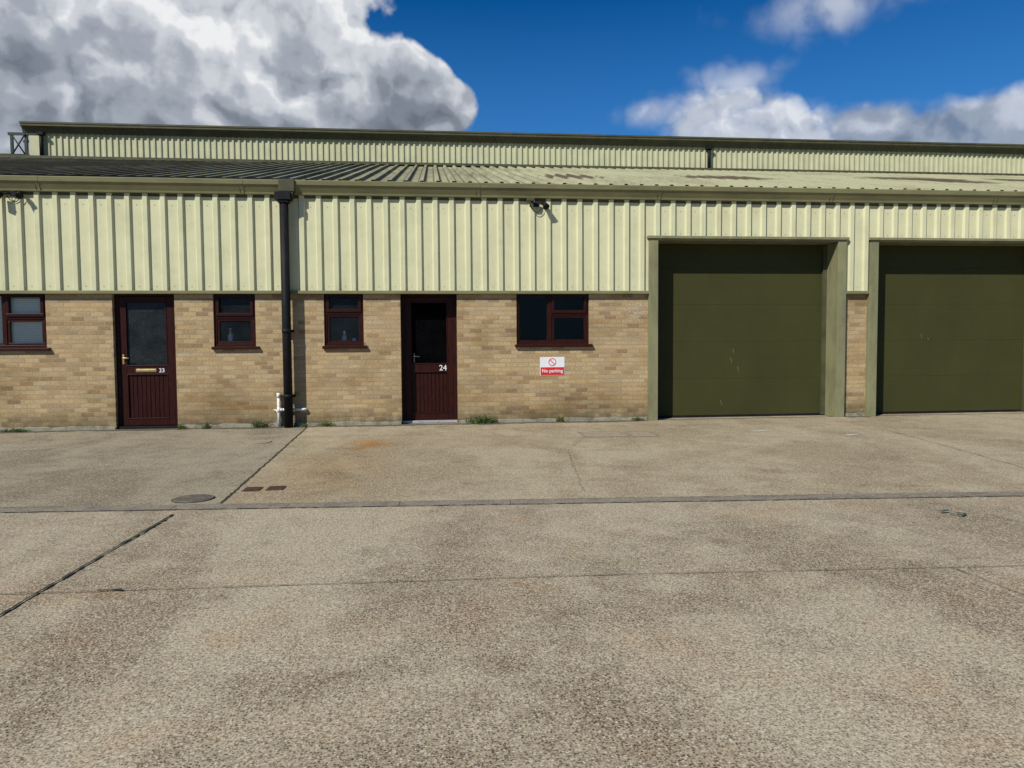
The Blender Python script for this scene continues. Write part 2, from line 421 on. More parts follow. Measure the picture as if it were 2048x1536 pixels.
# ------------------------------------------------------------------ key dimensions
XL, XR = -12.0, 24.0
zc = Z(1000, 588); zg = Z(1000, 394, -.14)
yC = -.035
zh = Z(1490, 482, -.08)
bld = thing('industrial_building', (2, 0, 0), 'long low brick and cream cladding unit building with maroon doors and olive sectional doors', 'building')
def rect(px0, px1, py0, py1, Y=0.0):
    pm = (py0+py1)/2; pc = (px0+px1)/2
    return [X(px0, pm, Y), X(px1, pm, Y), Z(pc, py1, Y), Z(pc, py0, Y)]
zt = zc + .03
w1 = rect(-62, 92, 590, 692); w2 = rect(427, 511, 590, 691); w3 = rect(648, 727, 590, 689); w4 = rect(1033, 1178, 592, 692)
zs = (w2[2]+w3[2]+w4[2])/3
for w in (w1, w2, w3, w4): w[2] = zs; w[3] = zt
d23 = rect(228, 352, 590, 851); d24 = rect(802, 915, 590, 845)
for d in (d23, d24): d[2] = 0.0; d[3] = zt
gx0, gx1 = X(1313), X(1669)
tr = .155
g2 = X(1749); gw = gx1-gx0
r1 = [gx0-tr, gx1+tr, 0, 9]; r2 = [g2-tr, g2+gw+tr, 0, 9]
ztop = zc+.05
def wall(bb, x0, x1, z0, z1, hs, y, depth):
    xs = sorted({x0, x1, *[min(max(v, x0), x1) for h in hs for v in h[:2]]})
    zs_ = sorted({z0, z1, *[min(max(v, z0), z1) for h in hs for v in h[2:]]})
    for a, b in zip(xs, xs[1:]):
        for c, d in zip(zs_, zs_[1:]):
            mx, mz = (a+b)/2, (c+d)/2
            if any(h[0] < mx < h[1] and h[2] < mz < h[3] for h in hs): continue
            bb.face([(a, y, c), (b, y, c), (b, y, d), (a, y, d)])
            bb.face([(a, y+depth, c), (a, y+depth, d), (b, y+depth, d), (b, y+depth, c)])
    for h in hs:
        a, b, c, d = h[0], h[1], max(h[2], z0), min(h[3], z1)
        bb.face([(a, y, c), (a, y, d), (a, y+depth, d), (a, y+depth, c)])
        bb.face([(b, y, c), (b, y+depth, c), (b, y+depth, d), (b, y, d)])
        if c > z0: bb.face([(a, y, c), (a, y+depth, c), (b, y+depth, c), (b, y, c)])
        if d < z1: bb.face([(a, y, d), (b, y, d), (b, y+depth, d), (a, y+depth, d)])
    for xx in (x0, x1): bb.face([(xx, y, z0), (xx, y+depth, z0), (xx, y+depth, z1), (xx, y, z1)])
    bmesh.ops.remove_doubles(bb.bm, verts=bb.bm.verts, dist=.0005)
bb = B(); wall(bb, XL, r1[0], 0, ztop, [w1, w2, w3, w4, d23, d24], 0.0, .28); bb.build('brick_wall', 'brick', bld)
bb = B(); wall(bb, r1[1], r2[0], 0, ztop, [], 0.0, .28); bb.build('brick_pier', 'brick', bld)
bb = B(); wall(bb, r2[1], XR, 0, ztop, [], 0.0, .28); bb.build('brick_wall', 'brick', bld)
for xx in (XL, XR-.2):
    bb = B(); bb.extrude_x([(.285, 0), (8.98, 0), (8.98, 5.9), (.285, 3.7)], xx, xx+.2); bb.build('end_wall', 'brick', bld)
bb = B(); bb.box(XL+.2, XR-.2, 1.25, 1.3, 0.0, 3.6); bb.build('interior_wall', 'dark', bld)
segs = [(XL, d23[0]-.01), (d23[1]+.01, d24[0]-.01), (d24[1]+.01, r1[0]-.005), (r1[1]+.005, r2[0]-.005)]
for a, b in segs:
    bb = B()
    n = int((b-a)/.12)+1; prev = None
    for i in range(n+1):
        x = a+(b-a)*i/n; h_ = .055 + random.uniform(-.015, .015)
        v = [bb.bm.verts.new((x, -.022, .003)), bb.bm.verts.new((x, -.016, h_)), bb.bm.verts.new((x, .0, h_+.008))]
        if prev: bb.bm.faces.new([prev[0], v[0], v[1], prev[1]]); bb.bm.faces.new([prev[1], v[1], v[2], prev[2]])
        prev = v
    bb.build('plinth', 'plinth', bld)
# cladding
PT, TP, BS, HH = .268, .068, .112, .038
xsplit = X(574, 480)
def cl(bb, x0, x1, z0, z1):
    bb.corr(x0, x1, PT, TP, BS, HH, lambda x, h, e: (x, yC-h, z1 if e else z0), phase=.05)
    k = math.ceil((x0-.05)/PT)
    while .05+k*PT < x1-.06:
        for zz in (z0+.09, z1-.30):
            c = .05+(k+.5)*PT
            if c < x1-.02 and zz > z0+.03: bb.tube([(c, yC-.0005, zz), (c, yC-.006, zz)], .006, 6, 1)
        k += 1
ctop = zg+.12
bb = B(); cl(bb, XL, xsplit, zc+.03, ctop); bb.build('cladding', ['clad', 'olive'], bld)
bb = B(); cl(bb, xsplit+.003, r1[0], zc+.03, ctop); cl(bb, r1[0], r1[1], zh+.03, ctop); cl(bb, r1[1], r2[0], zc+.03, ctop)
cl(bb, r2[0], r2[1], zh+.03, ctop); cl(bb, r2[1], XR, zc+.03, ctop)
bb.build('cladding', ['clad', 'olive'], bld)
def fl(bb, x0, x1, z):
    bb.extrude_x([(-.002, z+.05), (-.079, z+.05), (-.087, z+.045), (-.087, z), (-.081, z-.004), (-.002, z-.004)], x0, x1)
for a, b in ((XL, xsplit-.004), (xsplit, r1[0]+.09), (r1[1]-.10, r2[0]+.11), (r2[1]-.05, XR)):
    bb = B(); fl(bb, a, b, zc); bb.build('flashing', 'olive', bld, bevel=.003)
bb = B(); bb.box(xsplit-.05, xsplit+.05, -.083, -.075, zc+.05, zg+.02); bb.build('joint_cover', 'clad', bld)
def gutter(x0, x1):
    prof = [(-.195, zE), (-.205, zE-.012), (-.195, zE-.075), (-.18, zE-.085), (-.122, zg+.03), (-.115, zg), (-.085, zg-.005), (-.04, zg-.005), (-.04, zE-.02), (-.17, zE-.06), (-.175, zE)]
    bb = B(); bb.extrude_x(prof, x0, x1)
    g = bb.build('gutter', 'olive', bld)
    x = x0+2.95
    while x < x1-.5:
        q = B(); q.extrude_x([(y-.004, z) for y, z in prof[:6]]+[(-.12, zg+.004), (-.18, zE-.02)], x-.03, x+.03); q.build('joint_clip', 'olive', g); x += 3.05
    return g
xh = X(573, 372, -.2)
gutter(XL-.05, xh-.12); gutter(xh+.10, XR+.05)
bb = B(); bb.box(xh-.125, xh+.125, -.235, -.04, zE-.19, zE+.004); bb.box(xh-.10, xh+.10, -.225, -.05, zg-.06, zE-.19)
bb.build('gutter_outlet', 'olive_dark', bld, bevel=.008)
bb = B(); bb.box(XL, XR, -.056, -.036, zg-.045, zg-.005); bb.build('eaves_trim', 'olive_dark', bld)
xd = X(574, 640, -.12); yd = -.17
bb = B(); bb.tube([(xd, yd, .01), (xd, yd, zg-.05)], .070, 20)
dpo = bb.build('downpipe', 'black', bld)
bb = B(); bb.box(xd-.125, xd+.125, -.275, -.085, zg-.11, zg+.015); bb.box(xd-.085, xd+.085, -.255, -.086, zg-.15, zg-.11)
bb.build('hopper', 'black', dpo, bevel=.008)
for py in (662, 792):
    zz = Z(573, py, -.12)
    bb = B(); bb.tube([(xd, yd, zz-.03), (xd, yd, zz+.03)], .075, 20); bb.box(xd-.09, xd+.09, yd+.066, -.002 if zz < zc else -.078, zz-.02, zz+.02)
    bb.build('pipe_bracket', 'black', dpo)
# roof
LR = 9.0
def rf(x, h, e):
    y = -.10 if e == 0 else LR; z = zE-.01 + (y+.10)*math.tan(SL)
    return (x, y - h*math.sin(SL), z + h*math.cos(SL))
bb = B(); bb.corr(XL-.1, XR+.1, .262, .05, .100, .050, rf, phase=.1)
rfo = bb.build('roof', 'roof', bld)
zr = rf(0, 0, 1)[2]
bb = B(); bb.box(XL, XR, LR-.16, LR-.012, zr+.0, zr+.07); bb.build('ridge_flashing', 'olive_dark', rfo)
# ------------------------------------------------------------------ windows
def frame_box(bb, x0, x1, z0, z1, w, y0, y1, mi=0):
    bb.box(x0, x1, y0, y1, z1-w, z1, mi); bb.box(x0, x1, y0, y1, z0, z0+w, mi)
    bb.box(x0, x0+w, y0, y1, z0+w, z1-w, mi); bb.box(x1-w, x1, y0, y1, z0+w, z1-w, mi)
def window(w, cols, gl):
    x0, x1, z0, z1 = w; y = .03
    bb = B(); frame_box(bb, x0+.002, x1-.002, z0, z1-.002, .042, y, y+.06)
    panes = []
    for i, (a, b, split) in enumerate(cols):
        if i: bb.box(a-.025, a+.025, y, y+.06, z0+.042, z1-.044)
        a2 = a+(.022 if i else .036); b2 = b-(.022 if i < len(cols)-1 else .036)
        if split is None:
            frame_box(bb, a2, b2, z0+.036, z1-.036, .030, y+.018, y+.05); panes.append((a2+.03, b2-.03, z0+.066, z1-.066))
        else:
            bb.box(a2, b2, y-.001, y+.058, split-.026, split+.026)
            frame_box(bb, a2, b2, split+.016, z1-.034, .05, y-.020, y+.05); panes.append((a2+.05, b2-.05, split+.066, z1-.084))
            frame_box(bb, a2+.004, b2-.004, z0+.036, split-.02, .042, y+.012, y+.05); panes.append((a2+.046, b2-.046, z0+.078, split-.062))
    fo = bb.build('window', 'maroon', bld, bevel=.005)
    for a, b, c, d in panes:
        q = B(); q.face([(a-.004, y+.03, c-.004), (b+.004, y+.03, c-.004), (b+.004, y+.03, d+.004), (a-.004, y+.03, d+.004)]); q.build('pane', gl, fo, norm=False)
    q = B(); q.extrude_x([(y, z0+.006), (-.055, z0-.012), (-.055, z0-.05), (-.035, z0-.05), (-.002, z0-.035), (-.002, z0-.004), (y, z0-.004)], x0-.03, x1+.055)
    q.build('sill', 'maroon', fo, bevel=.003)
    q = B(); q.box(x0+.004, x1-.004, .095, .42, z0+.035, z0+.06); q.build('window_board', 'coverfill', fo)
    return fo
zsplit = Z(470, 634)
window(w1, [(w1[0], X(8), None), (X(8), w1[1], zsplit)], 'glass')
window(w2, [(w2[0], w2[1], zsplit)], 'frost')
window(w3, [(w3[0], w3[1], Z(690, 626))], 'frost')
window(w4, [(w4[0], X(1101), None), (X(1101), w4[1], Z(1140, 628))], 'glass')
# ------------------------------------------------------------------ doors
def door(op, y, glass, num, npx, npy, nsize, hpx, hpy, hmat, gz, letter=None, thr='black'):
    x0, x1, z0, z1 = op
    bb = B(); bb.box(x0+.002, x0+.062, y, y+.055, .03, z1-.002); bb.box(x1-.062, x1-.002, y, y+.055, .03, z1-.002); bb.box(x0+.062, x1-.062, y, y+.055, z1-.062, z1-.002)
    bb.build('door_frame', 'maroon', bld, bevel=.005)
    a, b = x0+.064, x1-.064; yl = y+.008
    bb = B(); st_ = .095
    ztop_ = z1-.066; zb = .055
    bb.box(a, a+st_, yl, yl+.04, zb, ztop_); bb.box(b-st_, b, yl, yl+.04, zb, ztop_)
    bb.box(a+st_, b-st_, yl, yl+.04, ztop_-.085, ztop_); bb.box(a+st_, b-st_, yl, yl+.04, zb, zb+.11)
    bb.box(a+st_, b-st_, yl, yl+.04, gz-.13, gz)
    for (c, d) in ((zb+.11, gz-.13), (gz, ztop_-.085)):
        frame_box(bb, a+st_-.004, b-st_+.004, c-.004, d+.004, .018, yl-.007, yl+.03)
    n = 9; ww = (b-a-2*st_-.028)/n
    for i in range(n):
        bb.box(a+st_+.014+i*ww+.003, a+st_+.014+(i+1)*ww-.003, yl+.018, yl+.03, zb+.124, gz-.144)
    do = bb.build('door', 'maroon', bld, bevel=.004)
    q = B(); q.face([(a+st_, yl+.025, gz), (b-st_, yl+.025, gz), (b-st_, yl+.025, ztop_-.085), (a+st_, yl+.025, ztop_-.085)]); q.build('pane', glass, do, norm=False)
    q = B(); q.box(x0+.004, x1-.004, y-.045, y+.055, .006, .045); q.build('threshold', thr, do, bevel=.004)
    nx, nz = X(npx, npy, yl), Z(npx, npy, yl)
    text_mesh('door_number', num, nsize, 'white', nx, yl-.0045, nz, do, .001)
    hx, hz = X(hpx, hpy, yl), Z(hpx, hpy, yl)
    q = B(); q.box(hx-.014, hx+.014, yl-.008, yl-.0005, hz-.10, hz+.05)
    q.tube([(hx, yl-.004, hz), (hx, yl-.045, hz), (hx+.02, yl-.05, hz), (hx+.10, yl-.05, hz-.004)], .009, 8)
    q.build('handle', hmat, do, bevel=.002)
    if letter:
        l = letter; xa, xb, za = X(l[0], l[2], yl), X(l[1], l[2], yl), Z(292, l[2], yl)
        q = B(); q.box(xa, xb, yl-.008, yl-.0005, za-.026, za+.026); q.box(xa+.02, xb-.02, yl-.013, yl-.007, za-.014, za+.014)
        q.build('letter_plate', 'brass', do, bevel=.003)
    return do
door(d23, .08, 'frostdoor', '23', 324, 741, .092, 247, 716, 'brass', Z(292, 732, .06), letter=(272, 313, 741))
door(d24, .22, 'darkglass', '24', 886, 736, .132, 828, 713, 'darksteel', Z(860, 728, .12), thr='steel')
# ------------------------------------------------------------------ sectional doors
def garage(a, b, jw, scuffs):
    yp = .33
    bb = B()
    for sgn, xx in ((-1, a), (1, b)):
        x0_, x1_ = (xx-jw, xx) if sgn < 0 else (xx, xx+jw)
        bb.box(x0_, x1_, -.0915, yp+.05, .004, zh)
    bb.box(a-jw, b+jw, -.0915, yp+.05, zh, zh+.03)
    bb.box(a-jw-.03, b+jw+.03, -.12, -.03, zh+.03, zh+.075)
    bb.build('door_surround', 'olive_jamb', bld, bevel=.004)
    bb = B(); zb = .04; hs = .655; z = zb
    while z < zh-.02:
        z2 = min(z+hs, zh-.003)
        bb.box(a+.004, b-.004, yp, yp+.04, z+.0005, z2-.0005); z = z2
    go = bb.build('sectional_door', 'gdoor', bld, bevel=.0025)
    q = B(); q.box(a+.004, b-.004, yp-.004, yp+.04, .005, zb); q.build('rubber_seal', 'black', go)
    for sgn, xx in ((-1, a), (1, b)):
        q = B(); q.box(min(xx, xx-sgn*.07), max(xx, xx-sgn*.07), yp-.055, yp-.004, .02, zh-.01); q.build('guide_rail', 'olive_dark', go)
    for (px, py, l) in scuffs:
        p = P(px, py, yp-.003); q = B(); w = .0032
        q.face([(p.x-w, yp-.003, p.z), (p.x+w, yp-.003, p.z), (p.x+w+l*.22, yp-.003, p.z-l), (p.x-w*.2+l*.22, yp-.003, p.z-l)]); q.build('scuff_mark', 'scuff', go, norm=False)
    return go
garage(gx0, gx1, tr, [(1466, 698, .07), (1461, 715, .10), (1475, 733, .09), (1441, 800, .09)])
garage(g2, g2+gw, tr, [(1842, 668, .08), (1856, 676, .04)])
# ------------------------------------------------------------------ rear warehouse
YB = LR+.02
xw = X(62, 290, YB); XWR = 34
zbE = Z(1000, 266, YB-.2); zbG = Z(1000, 284, YB-.15)
wh = thing('warehouse_building', (8, YB, 0), 'taller cream clad warehouse rising behind the lower mossy roof', 'building')
bb = B(); bb.corr(xw+.2, XWR, .160, .045, .080, .036, lambda x, h, e: (x, YB-h, (zbG+.08) if e else 0.0)); bb.build('cladding', 'clad_back', wh)
bb = B(); bb.box(xw-.02, xw+.24, YB-.045, YB+.2, 0, zbG+.1); bb.build('corner_flashing', 'clad_back', wh)
bb = B(); bb.extrude_x([(YB+.2, 0), (YB+22, 0), (YB+22, zbE-.1), (YB+11, zbE+1.1), (YB+.2, zbE-.1)], xw, xw+.15); bb.build('end_wall', 'clad_back', wh)
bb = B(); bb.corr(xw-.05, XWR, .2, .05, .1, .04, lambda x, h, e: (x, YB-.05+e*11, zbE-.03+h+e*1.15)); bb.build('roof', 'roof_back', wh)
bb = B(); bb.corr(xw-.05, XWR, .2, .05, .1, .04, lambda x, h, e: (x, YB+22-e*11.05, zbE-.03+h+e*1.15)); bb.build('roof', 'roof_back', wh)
bb = B(); bb.extrude_x([(YB-.22, zbE), (YB-.22, zbE-.09), (YB-.14, zbE-.13), (YB-.10, zbG), (YB-.043, zbG), (YB-.043, zbE-.02), (YB-.2, zbE-.02)], xw-.15, XWR); g_ = bb.build('gutter', 'olive_dark', wh)
bb = B(); bb.box(xw-.16, XWR, YB-.235, YB-.2, zbE-.03, zbE+.015); bb.build('gutter_lip', 'olive_dark', g_)
for px in (84, 1418):
    xx = X(px, 310, YB-.1)
    bb = B(); bb.tube([(xx, YB-.11, zr), (xx, YB-.11, zbG+.02)], .05, 12); d_ = bb.build('downpipe', 'black', wh)
    bb = B(); bb.box(xx-.08, xx+.08, YB-.19, YB-.05, zbG-.07, zbG-.004); bb.build('hopper', 'black', d_)
YL = 15.0
xa, xb_ = X(24, 285, YL), X(53, 285, YL); zt_ = Z(40, 268, YL)
lt = thing('steel_gantry', ((xa+xb_)/2, YL, 0), 'dark green steel lattice frame poking up left of the warehouse', 'steel frame')
for xx in (xa, xb_):
    for yy in (YL, YL+.9):
        bb = B(); bb.box(xx-.04, xx+.04, yy-.04, yy+.04, 0, zt_); bb.build('post', 'darkgreen', lt)
for yy in (YL-.06, YL+.9):
    bb = B(); bb.box(xa-.1, xb_+.1, yy, yy+.06, zt_-.05, zt_+.04); bb.build('top_rail', 'darkgreen', lt)
z_ = zt_
while z_ > 3:
    bb = B(); bb.tube([(xa, YL-.05, z_), (xb_, YL-.05, z_-.75)], .025, 6); bb.tube([(xb_, YL-.06, z_), (xa, YL-.06, z_-.75)], .025, 6); bb.build('cross_brace', 'darkgreen', lt); z_ -= .8
zs1 = Z(20, 304, 13.5)
sh = thing('shed', (-17, 13, 0), 'dark roofed building just showing behind the roof at far left', 'building')
bb = B(); bb.box(-24, xw-1.0, 13.5, 15-.1, 0, zs1-.3); bb.build('wall', 'darkgreen', sh)
bb = B(); bb.extrude_x([(13.3, zs1-.25), (13.3, zs1-.1), (14.2, zs1), (14.85, zs1-.1), (14.85, zs1-.25)], -24.2, xw-.8); bb.build('roof', 'moss', sh)
# ------------------------------------------------------------------ sign
sx0, sx1 = X(1080, 732), X(1129, 732); sz0, sz1 = Z(1104, 751), Z(1104, 714)
sg = thing('wall_sign', ((sx0+sx1)/2, -.01, sz0), 'red and white no parking sign on the brick wall beneath the double window', 'sign')
cx = (sx0+sx1)/2; zm = sz0+(sz1-sz0)*.45
bb = B(); bb.box(sx0, sx1, -.008, -.001, sz0, sz1); bb.build('panel', 'white', sg, bevel=.002)
bb = B(); bb.box(sx0+.008, sx1-.008, -.0105, -.0085, sz0+.008, zm); bb.build('red_band', 'signred', sg)
text_mesh('lettering', 'No parking', .079, 'white', cx, -.0125, (sz0+.008+zm)/2+.004, sg, .0012)
bb = B(); rc = (sz1-zm)*.38; zc2 = (zm+sz1)/2; N = 40
for i in range(N):
    a0, a1 = 2*math.pi*i/N, 2*math.pi*(i+1)/N
    bb.face([(cx+math.cos(a)*r_, -.0105, zc2+math.sin(a)*r_) for a, r_ in ((a0, rc), (a1, rc), (a1, rc*.82), (a0, rc*.82))])
dx = rc*.6; wv = rc*.07
bb.face([(cx-dx-wv, -.0107, zc2+dx-wv), (cx-dx+wv, -.0107, zc2+dx+wv), (cx+dx+wv, -.0107, zc2-dx+wv), (cx+dx-wv, -.0107, zc2-dx-wv)])
bb.build('prohibition_symbol', 'signred', sg, norm=False)
# ------------------------------------------------------------------ waste pipe
p0 = P(556, 786, -.1); zq = Z(556, 820, -.1)
wp = thing('waste_pipe', (p0.x, -.09, 0), 'white plastic waste pipe with side branch beside black downpipe', 'pipe')
bb = B(); bb.tube([(p0.x, -.06, p0.z), (p0.x, -.06, .01)], .026, 14); bb.tube([(p0.x, -.06, p0.z-.08), (p0.x, -.06, p0.z)], .031, 14); bb.build('upright_pipe', 'whiteplastic', wp)
xe = X(611, 820, -.05)
bb = B(); bb.tube([(p0.x, -.055, zq), (xe-.02, -.055, zq), (xe, -.045, zq), (xe+.005, -.0, zq)], .022, 12); bb.build('branch_pipe', 'whiteplastic', wp)
bb = B(); bb.tube([(p0.x, -.06, zq-.04), (p0.x, -.06, zq+.04)], .031, 14); bb.tube([(p0.x+.02, -.055, zq), (p0.x+.06, -.055, zq)], .027, 12); bb.build('tee_joint', 'whiteplastic', wp)
bb = B(); bb.tube([(p0.x-.01, -.06, .22), (p0.x-.05, -.03, .28), (p0.x-.09, -.0, .28)], .012, 10); bb.build('spur_pipe', 'whiteplastic', wp)
# ------------------------------------------------------------------ security lights
def seclight(px, py, label, twin):
    p = P(px, py, -.1)
    s_ = thing('security_light', (p.x, -.08, p.z), label, 'security light', 'security lights under the gutter')
    x_, z_ = p.x, p.z
    q = B(); q.box(x_-.05, x_+.05, -.11, -.075, z_-.03, z_+.04); q.build('mounting_box', 'black', s_, bevel=.005)
    if not twin:
        q = B(); q.box(x_-.17, x_-.05, -.20, -.10, z_+.05, z_+.10); q.build('lamp_head', 'olive_dark', s_, bevel=.008)
        q = B(); q.tube([(x_-.11, -.14, z_+.055), (x_-.06, -.12, z_+.03), (x_, -.10, z_)], .012, 8); q.build('bracket', 'black', s_)
    else:
        q = B(); q.tube([(x_-.16, -.13, z_-.0), (x_-.20, -.22, z_-.07)], [.045, .07], 14); q.build('lamp_head', 'black', s_)
        q = B(); q.tube([(x_-.14, -.13, z_), (x_-.07, -.12, z_+.02), (x_, -.09, z_+.0)], .012, 8); q.build('bracket', 'black', s_)
    q = B(); q.tube([(x_+.10, -.11, z_+.03), (x_+.13, -.16, z_-.0), (x_+.15, -.21, z_-.05)], [.03, .04, .055], 14); q.build('sensor_head', 'black', s_)
    q = B(); q.tube([(x_+.12, -.12, z_+.02), (x_+.06, -.11, z_+.05), (x_, -.09, z_+.02)], .011, 8); q.build('bracket', 'black', s_)
    q = B(); pts = [(x_-.12+.26*i/12, -.09, z_+.04-.16*math.sin(math.pi*i/12)**.8) for i in range(13)]; q.tube(pts, .006, 6); q.build('cable', 'black', s_)
seclight(1073, 410, 'small security light with sensor and drooping cable under gutter above the double window', False)
seclight(26, 388, 'twin headed black security light under the gutter at the far left', True)
# ------------------------------------------------------------------ things behind the glass
def lathe(name, prof, x, y, z, mat, parent=None, seg=18):
    q = B(); q.tube([(x, y, z+h) for h, r in prof], [r for h, r in prof], seg); return q.build(name, mat, parent)
zbd = zs+.061
YO = .145
bx = X(461, 670, YO)
t_ = thing('soap_bottle', (bx, YO, zbd), 'pump bottle behind the glass of window right of door 23', 'bottle')
lathe('bottle_body', [(0, .040), (.12, .040), (.15, .02), (.17, .016)], bx, YO, zbd, 'soap', t_); lathe('pump', [(.17, .012), (.22, .008), (.225, .02), (.235, .02)], bx, YO, zbd, 'white', t_)
bx = X(689, 670, YO)
t_ = thing('soap_bottle', (bx, YO, zbd), 'small bottle with white top behind the glass of window left of door 24', 'bottle')
lathe('bottle_body', [(0, .04), (.09, .04), (.11, .02), (.12, .018)], bx, YO, zbd, 'soap', t_); lathe('pump', [(.12, .02), (.17, .02), (.19, .012)], bx, YO, zbd, 'white', t_)
bx = X(708, 676, YO)
q = B(); q.tube([(bx, YO+.02, zbd), (bx, YO+.02, zbd+.06)], [.035, .042], 18); tag(q.build('cup', 'white'), 'white cup on the window board left of door 24', 'cup')
bl_ = thing('venetian_blind', (X(50), .13, zs), 'cream venetian blind behind the glass of the leftmost window', 'blind')
yb0 = .092
q = B(); q.box(w1[0]+.05, w1[1]-.05, yb0, yb0+.035, zt-.09, zt-.05); q.build('head_rail', 'blind', bl_)
q = B(); z_ = zs+.09
while z_ < zt-.10:
    dz = .004*math.sin(z_*9)
    q.face([(w1[0]+.05, yb0+.001, z_-.012), (w1[1]-.09, yb0+.001, z_-.012+dz), (w1[1]-.09, yb0+.009, z_+.014+dz), (w1[0]+.05, yb0+.009, z_+.014)]); z_ += .028
q.build('slats', 'blind', bl_, norm=False)
# ------------------------------------------------------------------ covers on the ground
def round_cover(px, py, r, label, lid):
    c = G(px, py); z0 = .009
    t_ = thing('manhole_cover', (c.x, c.y, .004), label, 'manhole cover')
    q = B(); q.tube([(c.x, c.y, 0), (c.x, c.y, z0)], r, 40); q.build('rim', 'fineline' if lid == 'coverfill' else 'joint', t_)
    q = B(); q.tube([(c.x, c.y, 0.0), (c.x, c.y, z0+.005)], r*.94, 40)
    if lid == 'iron':
        for i in range(-4, 5):
            hw = math.sqrt(max(0, (r*.8)**2-(i*r*.18)**2)); q.box(c.x-hw, c.x+hw, c.y+i*r*.18-.006, c.y+i*r*.18+.006, z0+.004, z0+.009)
    q.build('lid', lid, t_)
round_cover(387, 999, .175, 'large round iron manhole cover just behind the drainage channel at left', 'iron')
round_cover(514, 885, .20, 'faint round cover in the concrete close to the wall near the downpipe', 'coverfill')
def rect_cover(px0, px1, py0, py1, label):
    a, b, c, d = G(px0, (py0+py1)/2).x, G(px1, (py0+py1)/2).x, G((px0+px1)/2, py1).y, G((px0+px1)/2, py0).y
    t_ = thing('access_cover', ((a+b)/2, (c+d)/2, .004), label, 'access cover')
    q = B(); f_ = .008
    q.box(a, b, c, c+f_, 0, .010); q.box(a, b, d-f_, d, 0, .010); q.box(a, a+f_, c+f_, d-f_, 0, .010); q.box(b-f_, b, c+f_, d-f_, 0, .010)
    q.build('frame', 'fineline', t_)
    q = B(); q.box(a+f_+.003, b-f_-.003, c+f_+.003, d-f_-.003, 0, .009); q.build('lid', 'coverfill', t_)
rect_cover(1162, 1250, 864, 875, 'left hand and larger of two rectangular covers in the concrete near the wall')
rect_cover(1256, 1309, 864, 874, 'right hand and smaller of two rectangular covers in the concrete near the wall')
for (px, py, lb) in ((505, 980, 'left one of two small rusty square drain grates beside the slab joint'), (552, 978, 'right one of two small rusty square drain grates beside the slab joint')):
    c = G(px, py); r = .078
    t_ = thing('drain_grate', (c.x, c.y, .004), lb, 'drain grate', 'small rusty drain grates')
    q = B(); q.box(c.x-r, c.x+r, c.y-r-.01, c.y+r+.01, 0, .009); q.build('frame', 'rust', t_)
    for i in range(6):
        y_ = c.y-r+.012+i*.027; q = B(); q.box(c.x-r+.012, c.x+r-.012, y_, y_+.014, .0085, .014); q.build('bar', 'rust', t_)
q = B(); pts = [G(px, py)+Vector((0, 0, h)) for px, py, h in ((1866, 1022, .012), (1882, 1027, .016), (1898, 1026, .024), (1912, 1030, .018), (1932, 1030, .012), (1925, 1034, .012), (1900, 1030, .014))]
for a, b in zip(pts, pts[1:]):
    q.face([a+Vector((0, .014, .003)), b+Vector((0, .014, .001)), b-Vector((0, .014, -.001)), a-Vector((0, .014, 0))])
tag(q.build('strap', 'scrap', norm=False), 'scrap of dark green strap lying on the concrete at right', 'strap')
for (px, py, w) in ((1518, 863, .12), (1703, 871, .08)):
    a = G(px-12, py+1); b = G(px+12, py-1); ribbon('paint_mark', [a, b], w, 'chalk', z=.0095, jit=.7, step=.03)
# ------------------------------------------------------------------ weeds
def weed(px, w, h, n, label, dry=.2):
    x_ = X(px, 850)
    q = B()
    for i in range(n):
        off = max(-.62, min(.62, random.gauss(0, .30)))*w
        bx_ = x_ + off; by = -random.uniform(.02, .16); hh = h*random.uniform(.35, 1)*(1-.5*abs(off)/w)
        lean = Vector((random.uniform(-.5, .5), random.uniform(-.6, .2), 1)).normalized()*hh
        side = Vector((random.uniform(-1, 1), random.uniform(-1, 1), 0)).normalized()*random.uniform(.003, .007)
        p = Vector((bx_, by, .006)); mid = p+lean*.55; tip = p+lean+Vector((lean.x*.5, lean.y*.4, -hh*.1))
        mi = 1 if random.random() < dry else 0
        q.face([p-side*.6, p+side*.6, mid+side, mid-side], mi); q.face([mid-side, mid+side, tip], mi)
        for k in range(random.randint(1, 4)):
            c = p.lerp(tip, random.uniform(.2, 1)); r_ = random.uniform(.006, .018)
            u = Vector((random.uniform(-1, 1), random.uniform(-1, 1), random.uniform(-.4, .8))).normalized(); v = u.cross(Vector((random.random(), random.random(), 1))).normalized()
            q.face([c, c+u*r_+v*r_*.4, c+u*r_*2, c+u*r_-v*r_*.4], mi)
    tag(q.build('weed', ['leaf', 'leafdry'], norm=False), label, 'weed', 'weeds along the foot of the wall')
weed(965, .42, .22, 220, 'largest clump of green weeds just right of door 24')
weed(38, .32, .07, 170, 'low green weeds at the wall foot below the leftmost window')
weed(368, .12, .10, 60, 'small weed beside the right foot of door 23')
weed(416, .10, .13, 50, 'small upright weed below the window right of door 23')
weed(522, .20, .18, 110, 'straggly weeds at the wall foot left of the white waste pipe', .5)
weed(655, .18, .10, 90, 'patch of weeds on the wall foot below the window left of door 24')
weed(610, .10, .09, 60, 'little weeds just right of the black downpipe foot')
weed(1118, .10, .17, 60, 'thin upright weed below the no parking sign', .4)
weed(1272, .18, .08, 110, 'low weeds beside the left jamb of the first sectional door', .5)
